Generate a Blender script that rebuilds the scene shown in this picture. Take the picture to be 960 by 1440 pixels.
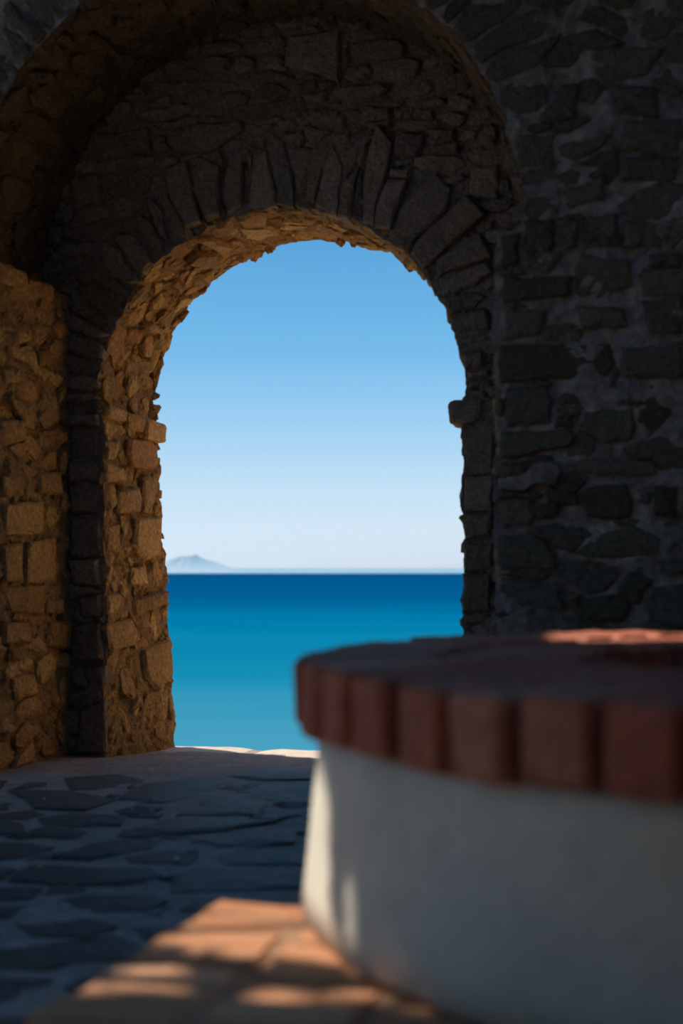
import bpy, bmesh, math, random
import numpy as np
from mathutils import Vector, noise as mn

# ------------------------------------------------------------------ clear
for o in list(bpy.data.objects):
    bpy.data.objects.remove(o, do_unlink=True)
SC = bpy.context.scene
COL = SC.collection
R = random.Random(7)

# ------------------------------------------------------------------ camera
EYE = 1.0            # camera height above the paving
FPX = 2000.0         # focal length in pixels of the 960x1440 frame (50 mm on 36 mm)
HOR = 799.0          # row of the sea horizon
cam = bpy.data.cameras.new('camera')
cam.sensor_fit = 'VERTICAL'
cam.sensor_height = 36.0
cam.sensor_width = 24.0
cam.lens = 50.0
cam.shift_y = (HOR - 720.0) / 1440.0
cam.clip_start = 0.05
cam.clip_end = 400000.0
cam.dof.use_dof = True
cam.dof.focus_distance = 10.6
cam.dof.aperture_fstop = 1.7
camo = bpy.data.objects.new('camera', cam)
camo.location = (0, 0, EYE)
camo.rotation_euler = (math.pi / 2, 0, 0)
COL.objects.link(camo)
SC.camera = camo

# ------------------------------------------------------------------ colour management
SC.view_settings.view_transform = 'Standard'
SC.view_settings.look = 'None'
SC.view_settings.exposure = 0.0
SC.view_settings.gamma = 1.0
SC.view_settings.use_curve_mapping = False


def lin(r, g, b):
    f = lambda c: (c / 255) / 12.92 if c / 255 <= 0.04045 else ((c / 255 + 0.055) / 1.055) ** 2.4
    return (f(r), f(g), f(b), 1.0)


# ------------------------------------------------------------------ sky
W = bpy.data.worlds.new('sky')
SC.world = W
W.use_nodes = True
nt = W.node_tree
nt.nodes.clear()
wout = nt.nodes.new('ShaderNodeOutputWorld')
wbg = nt.nodes.new('ShaderNodeBackground')
wtc = nt.nodes.new('ShaderNodeTexCoord')
wsp = nt.nodes.new('ShaderNodeSeparateXYZ')
wrp = nt.nodes.new('ShaderNodeValToRGB')
nt.links.new(wtc.outputs['Generated'], wsp.inputs[0])
nt.links.new(wsp.outputs['Z'], wrp.inputs[0])
nt.links.new(wrp.outputs[0], wbg.inputs[0])
nt.links.new(wbg.outputs[0], wout.inputs[0])
wbg.inputs[1].default_value = 1.0
SKY = [(0.0, (214, 231, 246)), (0.028, (211, 231, 247)), (0.055, (196, 225, 246)), (0.10, (160, 208, 243)),
       (0.15, (118, 187, 235)), (0.225, (90, 164, 219)), (0.45, (80, 148, 206)), (1.0, (76, 136, 196))]
els = wrp.color_ramp.elements
els[0].position, els[0].color = 0.0, lin(*SKY[0][1])
els[1].position, els[1].color = 1.0, lin(*SKY[-1][1])
for p, c in SKY[1:-1]:
    e = els.new(p)
    e.color = lin(*c)

# ------------------------------------------------------------------ sun (from beyond the wall, far left)
SUN_H = Vector((-0.841, 0.541, 0)).normalized()
SUN_EL = math.radians(45)
SUN_DIR = Vector((SUN_H.x * math.cos(SUN_EL), SUN_H.y * math.cos(SUN_EL), math.sin(SUN_EL)))
sl = bpy.data.lights.new('sun', 'SUN')
sl.energy = 6.0
sl.color = (1.0, 0.87, 0.70)
sl.angle = math.radians(0.53)
so = bpy.data.objects.new('sun', sl)
so.rotation_euler = SUN_DIR.to_track_quat('Z', 'Y').to_euler()
so.location = (-20, 20, 30)
COL.objects.link(so)

# ================================================================== helpers
A = math.radians(15)
UX, UY = math.cos(A), -math.sin(A)      # along the arched wall, to the right
WX, WY = math.sin(A), math.cos(A)       # through the wall, outwards
OX, OY = -1.283, 7.66                   # inner foot of the left jamb


def uw(u, w, z):
    return Vector((OX + UX * u + WX * w, OY + UY * u + WY * w, z))


def proj(p):
    return 480 + FPX * p[0] / p[1], HOR - FPX * (p[2] - EYE) / p[1]


def ray_front(px, py, w0):
    """(u, z) where the sight line through a pixel meets the wall face w = w0"""
    r = (px - 480) / FPX
    # OX+UX u+WX w = r (OY+UY u+WY w)
    u = (r * (OY + WY * w0) - OX - WX * w0) / (UX - r * UY)
    Y = OY + UY * u + WY * w0
    return u, EYE + (HOR - py) / FPX * Y


def setp(o, label=None, cat=None, group=None, kind=None):
    if label: o['label'] = label
    if cat: o['category'] = cat
    if group: o['group'] = group
    if kind: o['kind'] = kind
    return o


def mesh_obj(name, verts, faces, mat, parent=None, smooth=False, origin=None):
    """link one mesh object; origin = its own pivot"""
    me = bpy.data.meshes.new(name)
    if origin is not None:
        verts = [(v[0] - origin[0], v[1] - origin[1], v[2] - origin[2]) for v in verts]
    me.from_pydata([tuple(v) for v in verts], [], faces)
    me.update()
    if smooth:
        me.polygons.foreach_set('use_smooth', [True] * len(me.polygons))
    me.materials.append(mat)
    o = bpy.data.objects.new(name, me)
    if origin is not None:
        o.location = origin
    if parent is not None:
        o.parent = parent
    COL.objects.link(o)
    return o


def empty(name, loc=(0, 0, 0)):
    o = bpy.data.objects.new(name, None)
    o.empty_display_size = 0.2
    o.location = loc
    COL.objects.link(o)
    return o


# ------------------------------------------------------------------ materials
def new_mat(name):
    m = bpy.data.materials.new(name)
    m.use_nodes = True
    n = m.node_tree
    n.nodes.clear()
    return m, n


def N(n, t, **kw):
    x = n.nodes.new(t)
    for k, v in kw.items():
        setattr(x, k, v)
    return x


def stone_mat(name, cols, rough=0.85, var=0.35, bump=0.5, scale=9.0, per_object=True, spec=0.25, spots=None):
    """mottled rock; cols = list of linear colours picked per object"""
    m, n = new_mat(name)
    out = N(n, 'ShaderNodeOutputMaterial')
    bs = N(n, 'ShaderNodeBsdfPrincipled')
    geo = N(n, 'ShaderNodeNewGeometry')
    nz = N(n, 'ShaderNodeTexNoise')
    nz.inputs['Scale'].default_value = scale
    nz.inputs['Detail'].default_value = 8
    nz.inputs['Roughness'].default_value = 0.65
    n.links.new(geo.outputs['Position'], nz.inputs['Vector'])
    rp = N(n, 'ShaderNodeValToRGB')
    rp.color_ramp.interpolation = 'LINEAR'
    e = rp.color_ramp.elements
    e[0].position, e[0].color = 0.0, (*cols[0], 1)
    e[1].position, e[1].color = 1.0, (*cols[-1], 1)
    for i, c in enumerate(cols[1:-1]):
        k = e.new((i + 1) / (len(cols) - 1))
        k.color = (*c, 1)
    if per_object:
        oi = N(n, 'ShaderNodeObjectInfo')
        mixv = N(n, 'ShaderNodeMath', operation='MULTIPLY_ADD')
        n.links.new(nz.outputs['Fac'], mixv.inputs[0])
        mixv.inputs[1].default_value = 0.5
        sub = N(n, 'ShaderNodeMath', operation='SUBTRACT')
        n.links.new(oi.outputs['Random'], sub.inputs[0])
        sub.inputs[1].default_value = 0.25
        n.links.new(sub.outputs[0], mixv.inputs[2])
        n.links.new(mixv.outputs[0], rp.inputs[0])
    else:
        st = N(n, 'ShaderNodeMapRange')
        st.inputs[1].default_value = 0.3
        st.inputs[2].default_value = 0.7
        n.links.new(nz.outputs['Fac'], st.inputs[0])
        n.links.new(st.outputs[0], rp.inputs[0])
    n2 = N(n, 'ShaderNodeTexNoise')
    n2.inputs['Scale'].default_value = scale * 4.5
    n2.inputs['Detail'].default_value = 9
    n2.inputs['Roughness'].default_value = 0.7
    n.links.new(geo.outputs['Position'], n2.inputs['Vector'])
    mr = N(n, 'ShaderNodeMapRange')
    mr.inputs[1].default_value, mr.inputs[2].default_value = 0.3, 0.7
    mr.inputs[3].default_value, mr.inputs[4].default_value = 1 - var, 1 + var
    n.links.new(n2.outputs['Fac'], mr.inputs[0])
    mul = N(n, 'ShaderNodeMix', data_type='RGBA', blend_type='MULTIPLY')
    mul.inputs[0].default_value = 1.0
    n.links.new(rp.outputs[0], mul.inputs[6])
    n.links.new(mr.outputs[0], mul.inputs[7])
    col = mul.outputs[2]
    if spots:                                   # lime / lichen patches: (colour, threshold, scale)
        n3 = N(n, 'ShaderNodeTexNoise')
        n3.inputs['Scale'].default_value = spots[2]
        n3.inputs['Detail'].default_value = 10
        n3.inputs['Roughness'].default_value = 0.72
        n.links.new(geo.outputs['Position'], n3.inputs['Vector'])
        m3 = N(n, 'ShaderNodeMapRange')
        m3.inputs[1].default_value, m3.inputs[2].default_value = spots[1], spots[1] + 0.06
        n.links.new(n3.outputs['Fac'], m3.inputs[0])
        mx = N(n, 'ShaderNodeMix', data_type='RGBA')
        n.links.new(m3.outputs[0], mx.inputs[0])
        n.links.new(col, mx.inputs[6])
        mx.inputs[7].default_value = (*spots[0], 1)
        col = mx.outputs[2]
    n.links.new(col, bs.inputs['Base Color'])
    bs.inputs['Roughness'].default_value = rough
    bs.inputs['Specular IOR Level'].default_value = spec
    # relief: coarse + fine + pits
    vo = N(n, 'ShaderNodeTexVoronoi')
    vo.inputs['Scale'].default_value = scale * 6
    n.links.new(geo.outputs['Position'], vo.inputs['Vector'])
    ad = N(n, 'ShaderNodeMath', operation='MULTIPLY_ADD')
    n.links.new(vo.outputs['Distance'], ad.inputs[0])
    ad.inputs[1].default_value = 0.35
    n.links.new(n2.outputs['Fac'], ad.inputs[2])
    ad2 = N(n, 'ShaderNodeMath', operation='MULTIPLY_ADD')
    n.links.new(nz.outputs['Fac'], ad2.inputs[0])
    ad2.inputs[1].default_value = 1.2
    n.links.new(ad.outputs[0], ad2.inputs[2])
    bp = N(n, 'ShaderNodeBump')
    bp.inputs['Strength'].default_value = bump
    bp.inputs['Distance'].default_value = 0.03
    n.links.new(ad2.outputs[0], bp.inputs['Height'])
    n.links.new(bp.outputs[0], bs.inputs['Normal'])
    n.links.new(bs.outputs[0], out.inputs[0])
    return m


OCHRE = [(0.32, 0.195, 0.085), (0.55, 0.345, 0.14), (0.42, 0.28, 0.125), (0.66, 0.44, 0.19), (0.48, 0.255, 0.115)]
M_reveal = stone_mat('ochre_stone', OCHRE, var=0.5, bump=1.0)
M_revmortar = stone_mat('ochre_mortar', [(0.28, 0.18, 0.09), (0.50, 0.33, 0.17)], per_object=False, var=0.55, bump=1.0, scale=14)
BROWN = [(0.17, 0.14, 0.108), (0.28, 0.225, 0.175), (0.20, 0.18, 0.155), (0.34, 0.285, 0.23), (0.24, 0.19, 0.16)]
M_rubble = stone_mat('brown_rubble', BROWN, var=0.45, bump=0.9, spots=((0.24, 0.21, 0.19), 0.63, 5.0))
PIER = [(0.075, 0.068, 0.045), (0.13, 0.115, 0.08), (0.10, 0.092, 0.078), (0.155, 0.13, 0.095)]
M_pier = stone_mat('dark_block', PIER, var=0.45, bump=0.8, spots=((0.40, 0.35, 0.32), 0.64, 6.0))
M_mortar = stone_mat('grey_mortar', [(0.10, 0.09, 0.08), (0.36, 0.325, 0.305)], per_object=False, var=0.5, bump=0.9, scale=4.5)
M_farmortar = stone_mat('shadow_mortar', [(0.16, 0.135, 0.118), (0.32, 0.275, 0.25)], per_object=False, var=0.5, bump=0.9, scale=10)
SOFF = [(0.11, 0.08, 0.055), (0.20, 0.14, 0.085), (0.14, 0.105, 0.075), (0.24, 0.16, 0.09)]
M_soffit = stone_mat('shaded_vault_stone', SOFF, var=0.5, bump=1.0)  # darker than the reveal stone: vault shade put into the colour
M_sofmortar = stone_mat('shaded_vault_mortar', [(0.10, 0.08, 0.06), (0.20, 0.15, 0.10)], per_object=False, var=0.5, bump=1.0, scale=14)  # mortar darkened likewise for the shade under the vault
M_lightchip = stone_mat('red_light_chip', [(0.30, 0.07, 0.03), (0.36, 0.10, 0.05)], var=0.3, bump=0.5)  # red standing for orange light in one joint
FLAG = [(0.07, 0.073, 0.08), (0.11, 0.11, 0.115), (0.085, 0.08, 0.08), (0.13, 0.105, 0.092)]
M_flag = stone_mat('paving_slab', FLAG, rough=0.55, var=0.5, bump=1.0, scale=8, spec=0.45)
M_floor = stone_mat('paving_mortar', [(0.27, 0.235, 0.225), (0.42, 0.37, 0.35)], rough=0.85, per_object=False, var=0.3, bump=0.5, scale=6)
M_lime = stone_mat('pale_limestone', [(0.56, 0.50, 0.43), (0.68, 0.62, 0.54)], per_object=False, var=0.15, bump=0.3, scale=5)
M_sand = stone_mat('dry_earth', [(0.54, 0.36, 0.18), (0.66, 0.45, 0.24)], per_object=False, var=0.2, bump=0.4, scale=2)
M_wing = stone_mat('ochre_outer_stone', [(0.56, 0.34, 0.13), (0.70, 0.44, 0.18)], per_object=False, var=0.25, bump=0.6, scale=4)
M_plain = stone_mat('dark_rubble', [(0.07, 0.06, 0.05), (0.15, 0.125, 0.10)], per_object=False, var=0.4, bump=0.9, scale=4)
BRICK = [(0.36, 0.10, 0.058), (0.46, 0.145, 0.08), (0.30, 0.085, 0.055), (0.52, 0.20, 0.12)]
M_brick = stone_mat('terracotta_brick', BRICK, rough=0.6, var=0.45, bump=0.35, scale=12, spec=0.3)
STEPB = [(0.50, 0.22, 0.11), (0.60, 0.30, 0.16), (0.44, 0.19, 0.09), (0.66, 0.36, 0.21)]
M_stepbrick = stone_mat('orange_terracotta_brick', STEPB, rough=0.75, var=0.25, bump=0.35, scale=12, spec=0.3)
M_bmortar = stone_mat('brick_mortar', [(0.20, 0.17, 0.14), (0.34, 0.29, 0.25)], per_object=False, var=0.3, bump=0.4, scale=10)
M_stepmortar = stone_mat('terracotta_mortar', [(0.30, 0.17, 0.10), (0.42, 0.25, 0.16)], per_object=False, var=0.3, bump=0.4, scale=10)
M_plaster = stone_mat('cream_plaster', [(0.60, 0.59, 0.52), (0.72, 0.71, 0.63)], rough=0.8, per_object=False, var=0.10, bump=0.25, scale=5,
                      spots=((0.36, 0.345, 0.29), 0.60, 5.0))
M_pebble = stone_mat('white_pebble', [(0.7, 0.68, 0.64), (0.8, 0.78, 0.74)], var=0.1, bump=0.1)
M_bark = stone_mat('bark', [(0.10, 0.07, 0.05), (0.16, 0.12, 0.09)], per_object=False, scale=8)


def leaf_mat():
    m, n = new_mat('leaf')
    out = N(n, 'ShaderNodeOutputMaterial')
    bs = N(n, 'ShaderNodeBsdfPrincipled')
    bs.inputs['Base Color'].default_value = (0.06, 0.11, 0.03, 1)
    bs.inputs['Roughness'].default_value = 0.5
    n.links.new(bs.outputs[0], out.inputs[0])
    return m


M_leaf = leaf_mat()


def sea_mat():
    m, n = new_mat('sea_water')
    out = N(n, 'ShaderNodeOutputMaterial')
    geo = N(n, 'ShaderNodeNewGeometry')
    sp = N(n, 'ShaderNodeSeparateXYZ')
    n.links.new(geo.outputs['Position'], sp.inputs[0])
    # long streaks of wind and current
    mp = N(n, 'ShaderNodeMapping')
    mp.inputs['Scale'].default_value = (0.0022, 0.012, 1)
    n.links.new(geo.outputs['Position'], mp.inputs[0])
    nz = N(n, 'ShaderNodeTexNoise')
    nz.inputs['Scale'].default_value = 1.0
    nz.inputs['Detail'].default_value = 4
    n.links.new(mp.outputs[0], nz.inputs['Vector'])
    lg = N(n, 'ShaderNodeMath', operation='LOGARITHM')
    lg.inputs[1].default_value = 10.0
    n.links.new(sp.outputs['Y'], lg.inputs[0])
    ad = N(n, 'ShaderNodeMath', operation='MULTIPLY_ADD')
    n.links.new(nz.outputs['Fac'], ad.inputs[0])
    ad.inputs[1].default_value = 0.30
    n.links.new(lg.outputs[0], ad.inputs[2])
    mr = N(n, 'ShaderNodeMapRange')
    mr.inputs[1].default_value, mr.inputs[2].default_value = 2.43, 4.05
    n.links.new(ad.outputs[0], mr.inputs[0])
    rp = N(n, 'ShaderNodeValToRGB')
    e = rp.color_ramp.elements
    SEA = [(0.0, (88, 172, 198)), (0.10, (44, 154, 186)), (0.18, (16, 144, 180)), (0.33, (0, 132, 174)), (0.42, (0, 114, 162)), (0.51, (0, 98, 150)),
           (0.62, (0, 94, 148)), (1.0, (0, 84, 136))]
    K = SEA_GAIN
    for i, (p, c) in enumerate(SEA):
        k = e[0] if i == 0 else (e[len(e) - 1] if i == len(SEA) - 1 else e.new(p))
        k.position = p
        l = lin(*c)
        k.color = (l[0] * K, l[1] * K, l[2] * K, 1)
    n.links.new(mr.outputs[0], rp.inputs[0])
    df = N(n, 'ShaderNodeBsdfDiffuse')
    n.links.new(rp.outputs[0], df.inputs[0])
    gl = N(n, 'ShaderNodeBsdfGlossy')
    gl.inputs['Roughness'].default_value = 0.35
    mp2 = N(n, 'ShaderNodeMapping')
    mp2.inputs['Scale'].default_value = (0.10, 0.45, 1)
    n.links.new(geo.outputs['Position'], mp2.inputs[0])
    n4 = N(n, 'ShaderNodeTexNoise')
    n4.inputs['Scale'].default_value = 1.0
    n4.inputs['Detail'].default_value = 5
    n.links.new(mp2.outputs[0], n4.inputs['Vector'])
    bp = N(n, 'ShaderNodeBump')
    bp.inputs['Strength'].default_value = 0.25
    bp.inputs['Distance'].default_value = 0.6
    n.links.new(n4.outputs['Fac'], bp.inputs['Height'])
    n.links.new(bp.outputs[0], df.inputs['Normal'])
    n.links.new(bp.outputs[0], gl.inputs['Normal'])
    mx = N(n, 'ShaderNodeMixShader')
    mx.inputs[0].default_value = 0.0015
    n.links.new(df.outputs[0], mx.inputs[1])
    n.links.new(gl.outputs[0], mx.inputs[2])
    n.links.new(mx.outputs[0], out.inputs[0])
    return m


SEA_GAIN = 0.64

# ================================================================== masonry machinery
def pip(px, py, poly):
    """vectorised point in polygon"""
    inside = np.zeros(px.shape, bool)
    n = len(poly)
    j = n - 1
    for i in range(n):
        xi, yi = poly[i]
        xj, yj = poly[j]
        c = ((yi > py) != (yj > py)) & (px < (xj - xi) * (py - yi) / (yj - yi + 1e-12) + xi)
        inside ^= c
        j = i
    return inside


def resample(poly, n, rng, jit):
    """n points round a polygon, keeping its corners, with a little roughness"""
    P = [Vector((p[0], p[1])) for p in poly]
    L = [(P[(i + 1) % len(P)] - P[i]).length for i in range(len(P))]
    tot = sum(L)
    out = []
    for i in range(len(P)):
        k = max(1, round(n * L[i] / tot))
        for q in range(k):
            t = q / k
            p = P[i].lerp(P[(i + 1) % len(P)], t)
            j = jit if q else jit * 0.6
            out.append(p + Vector((rng.uniform(-j, j), rng.uniform(-j, j))))
    return out


def stone(name, poly, fmap, mat, parent, rng, proud=0.02, deep=0.04, inset=0.014, rough=0.006, tilt=0.012):
    """one stone: skirt sunk in the mortar, a chamfered arris and a slightly domed, uneven face"""
    P = [Vector((p[0], p[1])) for p in poly]
    n = len(P)
    c = sum(P, Vector((0, 0))) / n
    area = 0.5 * sum(P[i].x * P[(i + 1) % n].y - P[(i + 1) % n].x * P[i].y for i in range(n))
    if area < 0:
        P.reverse()
    size = max((p - c).length for p in P)
    tx, ty = rng.uniform(-tilt, tilt) / size, rng.uniform(-tilt, tilt) / size
    V = []
    for p in P:
        V.append(fmap(p.x, p.y, -deep))
    for p in P:
        d = p - c
        h = proud * 0.45 + d.x * tx + d.y * ty + rng.uniform(-rough, rough) * 0.5
        V.append(fmap(p.x, p.y, h))
    for p in P:
        d = p - c
        l = d.length
        q = c + d * max(0.35, (l - inset * rng.uniform(0.7, 1.6)) / l)
        h = proud + d.x * tx + d.y * ty + rng.uniform(-rough, rough)
        V.append(fmap(q.x, q.y, h))
    V.append(fmap(c.x, c.y, proud + rng.uniform(0.0, 1.2 * rough)))
    F = []
    for r in (0, 1):
        for i in range(n):
            j = (i + 1) % n
            F.append((r * n + i, r * n + j, (r + 1) * n + j, (r + 1) * n + i))
    for i in range(n):
        F.append((2 * n + i, 2 * n + (i + 1) % n, 3 * n))
    o = sum((Vector(v) for v in V[n:2 * n]), Vector((0, 0, 0))) / n
    return mesh_obj(name, V, F, mat, parent, origin=o)


class Field:
    """a flat map of a wall face: traced stones first, the gaps filled with grown ones"""

    def __init__(self, a0, a1, b0, b1, mask=None, res=0.008):
        self.a0, self.b0, self.res = a0, b0, res
        self.na, self.nb = int((a1 - a0) / res), int((b1 - b0) / res)
        aa = a0 + (np.arange(self.na) + 0.5) * res
        bb = b0 + (np.arange(self.nb) + 0.5) * res
        self.AA, self.BB = np.meshgrid(aa, bb, indexing='ij')
        self.ok = mask(self.AA, self.BB) if mask else np.ones(self.AA.shape, bool)
        self.lab = np.full(self.AA.shape, -1, int)
        self.polys = []

    def trace(self, poly):
        m = pip(self.AA, self.BB, poly)
        self.ok &= ~m

    def fill(self, seeds, warp=0.03, gap=0.006, nrad=10, rng=R, minr=0.022):
        """seeds: (a, b, half_a, half_b, angle)"""
        best = np.full(self.AA.shape, 1e9)
        # wobble so that joints are not ruler-straight
        wa = np.zeros_like(self.AA)
        wb = np.zeros_like(self.AA)
        for k in range(5):
            fx, fy, ph = rng.uniform(6, 26), rng.uniform(6, 26), rng.uniform(0, 6.28)
            wa += np.sin(self.AA * fx + self.BB * fy * (1 if k % 2 else -1) + ph) * warp / (2 + k)
            fx, fy, ph = rng.uniform(6, 26), rng.uniform(6, 26), rng.uniform(0, 6.28)
            wb += np.sin(self.AA * fx - self.BB * fy * (1 if k % 2 else -1) + ph) * warp / (2 + k)
        A2, B2 = self.AA + wa, self.BB + wb
        for i, (a, b, ha, hb, ang) in enumerate(seeds):
            rr = 3.2 * max(ha, hb)
            i0 = max(0, int((a - rr - self.a0) / self.res)); i1 = min(self.na, int((a + rr - self.a0) / self.res))
            j0 = max(0, int((b - rr - self.b0) / self.res)); j1 = min(self.nb, int((b + rr - self.b0) / self.res))
            if i1 <= i0 or j1 <= j0:
                continue
            da = A2[i0:i1, j0:j1] - a
            db = B2[i0:i1, j0:j1] - b
            ca, sa = math.cos(ang), math.sin(ang)
            p = np.abs((da * ca + db * sa) / ha)
            q = np.abs((-da * sa + db * ca) / hb)
            d = (p ** 3 + q ** 3) ** (1 / 3)
            sub = best[i0:i1, j0:j1]
            m = d < sub
            sub[m] = d[m]
            self.lab[i0:i1, j0:j1][m] = i
        self.lab[~self.ok] = -1
        self.lab[best > 2.4] = -1
        out = []
        for i, (a, b, ha, hb, ang) in enumerate(seeds):
            idx = np.argwhere(self.lab == i)
            if len(idx) < 14:
                continue
            c = idx.mean(0)
            ci, cj = int(round(c[0])), int(round(c[1]))
            if self.lab[min(ci, self.na - 1), min(cj, self.nb - 1)] != i:
                k = idx[np.argmin(((idx - c) ** 2).sum(1))]
                ci, cj = int(k[0]), int(k[1])
            ca, sa = math.cos(ang), math.sin(ang)
            pts, small = [], 0
            off = rng.uniform(0, 6.28)
            for k in range(nrad):
                t = off + k * 2 * math.pi / nrad + rng.uniform(-0.12, 0.12)
                ex, ey = ha * math.cos(t), hb * math.sin(t)
                dx, dy = ex * ca - ey * sa, ex * sa + ey * ca
                l = math.hypot(dx, dy)
                dx, dy = dx / l, dy / l
                r = 0
                while r < 200:
                    x, y = int(round(ci + dx * (r + 1))), int(round(cj + dy * (r + 1)))
                    if x < 0 or y < 0 or x >= self.na or y >= self.nb or self.lab[x, y] != i:
                        break
                    r += 1
                rad = r * self.res - gap * rng.uniform(0.5, 1.5)
                if rad < minr:
                    small += 1
                rad = max(rad, 0.012)
                pts.append((self.a0 + (ci + 0.5) * self.res + dx * rad, self.b0 + (cj + 0.5) * self.res + dy * rad))
            c0 = (self.a0 + (ci + 0.5) * self.res, self.b0 + (cj + 0.5) * self.res)
            rel = [math.hypot((p[0] - c0[0]) * ca + (p[1] - c0[1]) * sa, 0) / ha + math.hypot(-(p[0] - c0[0]) * sa + (p[1] - c0[1]) * ca, 0) / hb for p in pts]
            med = sorted(rel)[nrad // 2]
            for k_ in range(nrad):                       # no spikes
                nb = 0.5 * (rel[k_ - 1] + rel[(k_ + 1) % nrad])
                lim = max(1.35 * nb, 0.8 * med)
                if rel[k_] > lim:
                    f_ = lim / rel[k_]
                    pts[k_] = (c0[0] + (pts[k_][0] - c0[0]) * f_, c0[1] + (pts[k_][1] - c0[1]) * f_)
            if small > nrad * 0.6:
                continue
            out.append(pts)
        return out


def courses(a0, a1, b0, b1, hmin, hmax, wmin, wmax, rng, jit=0.25, lean=0.12):
    s = []
    b = b0
    while b < b1:
        h = rng.uniform(hmin, hmax)
        a = a0 - rng.uniform(0, wmax)
        while a < a1:
            w = rng.uniform(wmin, wmax)
            s.append((a + w / 2 + rng.uniform(-jit, jit) * w * 0.5, b + h / 2 + rng.uniform(-jit, jit) * h,
                      w / 2, h / 2 * rng.uniform(0.8, 1.2), rng.uniform(-lean, lean)))
            a += w
        b += h
    return s


def nvec(p, sc):
    return mn.noise_vector(Vector(p) * sc)


def sheet(name, prof, Q, w0, w1, dists, mat_front, mat_in, amp=0.012, warp=None, mat_arch=None, z_arch=9.0):
    """a wall pierced by an opening: outer edge of the near face -> round the arris -> through the wall -> far face.
    prof/Q: opening outline and outer limit in (u, z)"""
    nw = max(6, int(abs(w1 - w0) / 0.02))
    ns = len(prof)
    path = []
    for d in reversed(dists):
        path.append((d, w0, 0))
    for k in range(1, nw):
        path.append((0.0, w0 + (w1 - w0) * k / nw, 1))
    for d in dists:
        path.append((d, w1, 0))
    V, F, MI = [], [], []
    for (pu, pz), (qu, qz) in zip(prof, Q):
        L = math.hypot(qu - pu, qz - pz)
        for d, w, k in path:
            t = min(1.0, d / L)
            u, z = pu + (qu - pu) * t, pz + (qz - pz) * t
            if warp:
                u, z = warp(u, z, w)
            p = uw(u, w, z)
            if d < 1.6:
                v = nvec(p, 9.0) * amp + nvec(p, 24.0) * amp * 0.7 + nvec(p, 3.0) * amp * 0.8
                p = p + v
                if k:                               # weathered pits in the soft mortar
                    pit = max(0.0, mn.noise(p * 17.0) - 0.22) * 0.075
                    L2 = math.hypot(qu - pu, qz - pz)
                    p = p + Vector((UX * (qu - pu) / L2, UY * (qu - pu) / L2, (qz - pz) / L2)) * pit
            V.append(p)
    m = len(path)
    for i in range(ns - 1):
        for j in range(m - 1):
            F.append((i * m + j, i * m + j + 1, (i + 1) * m + j + 1, (i + 1) * m + j))
            MI.append((2 if mat_arch and prof[i][1] > z_arch else 1) if (path[j][2] or path[j + 1][2]) else 0)
    o = mesh_obj(name, V, F, mat_front)
    o.data.materials.append(mat_in)
    if mat_arch: o.data.materials.append(mat_arch)
    o.data.polygons.foreach_set('material_index', MI)
    return o


def arch_profile(uL, uR, zs, cu, cz, rad, step=0.02):
    """left jamb up, round the arch, right jamb down; returns points and outward directions"""
    P, D = [], []
    n = int(zs / step)
    for i in range(n + 1):
        P.append((uL, -0.15 + (zs + 0.15) * i / n)); D.append((-1.0, 0.0))
    a0 = math.pi - math.asin(max(-1, min(1, (zs - cz) / rad))) if zs > cz else math.pi
    n = int(rad * math.pi / step)
    for i in range(n + 1):
        t = a0 + ((math.pi - a0) - a0) * i / n
        P.append((cu + rad * math.cos(t), cz + rad * math.sin(t))); D.append((math.cos(t), math.sin(t)))
    n = int(zs / step)
    for i in range(n + 1):
        P.append((uR, zs - (zs + 0.15) * i / n)); D.append((1.0, 0.0))
    return P, D


class Skin:
    """the inside of an opening, unrolled: a = length along the outline, b = depth w"""

    def __init__(self, prof, dirs, warp=None):
        self.P = np.array(prof); self.D = np.array(dirs); self.warp = warp
        seg = np.hypot(*np.diff(self.P, axis=0).T)
        self.S = np.concatenate([[0], np.cumsum(seg)])
        self.len = self.S[-1]

    def at(self, a, w, h):
        u = np.interp(a, self.S, self.P[:, 0]); z = np.interp(a, self.S, self.P[:, 1])
        du = np.interp(a, self.S, self.D[:, 0]); dz = np.interp(a, self.S, self.D[:, 1])
        u, z = u - du * h, z - dz * h
        if self.warp:
            u, z = self.warp(u, z, w)
        return uw(u, w, z)

    def find(self, pts, w0, w1, a_max):
        """surface coordinates of photograph points"""
        if not hasattr(self, 'grid'):
            ga = np.arange(0, a_max, 0.01); gw = np.arange(w0 - 0.2, w1 + 0.2, 0.01)
            G = []
            for a in ga:
                for w in gw:
                    p = self.at(a, w, 0.0)
                    G.append((*proj(p), a, w))
            self.grid = np.array(G)
        out = []
        for (x, y) in pts:
            d = (self.grid[:, 0] - x) ** 2 + (self.grid[:, 1] - y) ** 2
            g = self.grid[np.argmin(d)]
            out.append((g[2], g[3]))
        return out


def crop(pts, x0, y0, s):
    return [(x0 + x / s, y0 + y / s) for x, y in pts]


# ================================================================== the far wall with the sea arch
T_A = 0.75          # thickness of the far wall
ROOF_W = -2.62       # near edge of the unseen roof added to shade the passage
ROOF_U = -1.3        # left edge of that added roof over the near half
D_B = 0.92          # thickness of the near arch in front of it
CA_U, CA_Z, RA = 0.97, 1.88, 1.0
CB_U, CB_Z, RB = 1.02, 2.47, 1.37


def warpA(u, z, w):
    """the left jamb leans into the opening towards its foot, most on the outside"""
    if u < 0.6 and z < 1.86:
        t = max(0.0, min(1.0, w / T_A))
        k = (1 - max(0.0, z) / 1.86)
        fall = max(0.0, min(1.0, (0.6 - u) / 0.5))
        u = u + (0.015 + 0.105 * t) * (k ** 1.2) * fall
    return u, z


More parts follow.
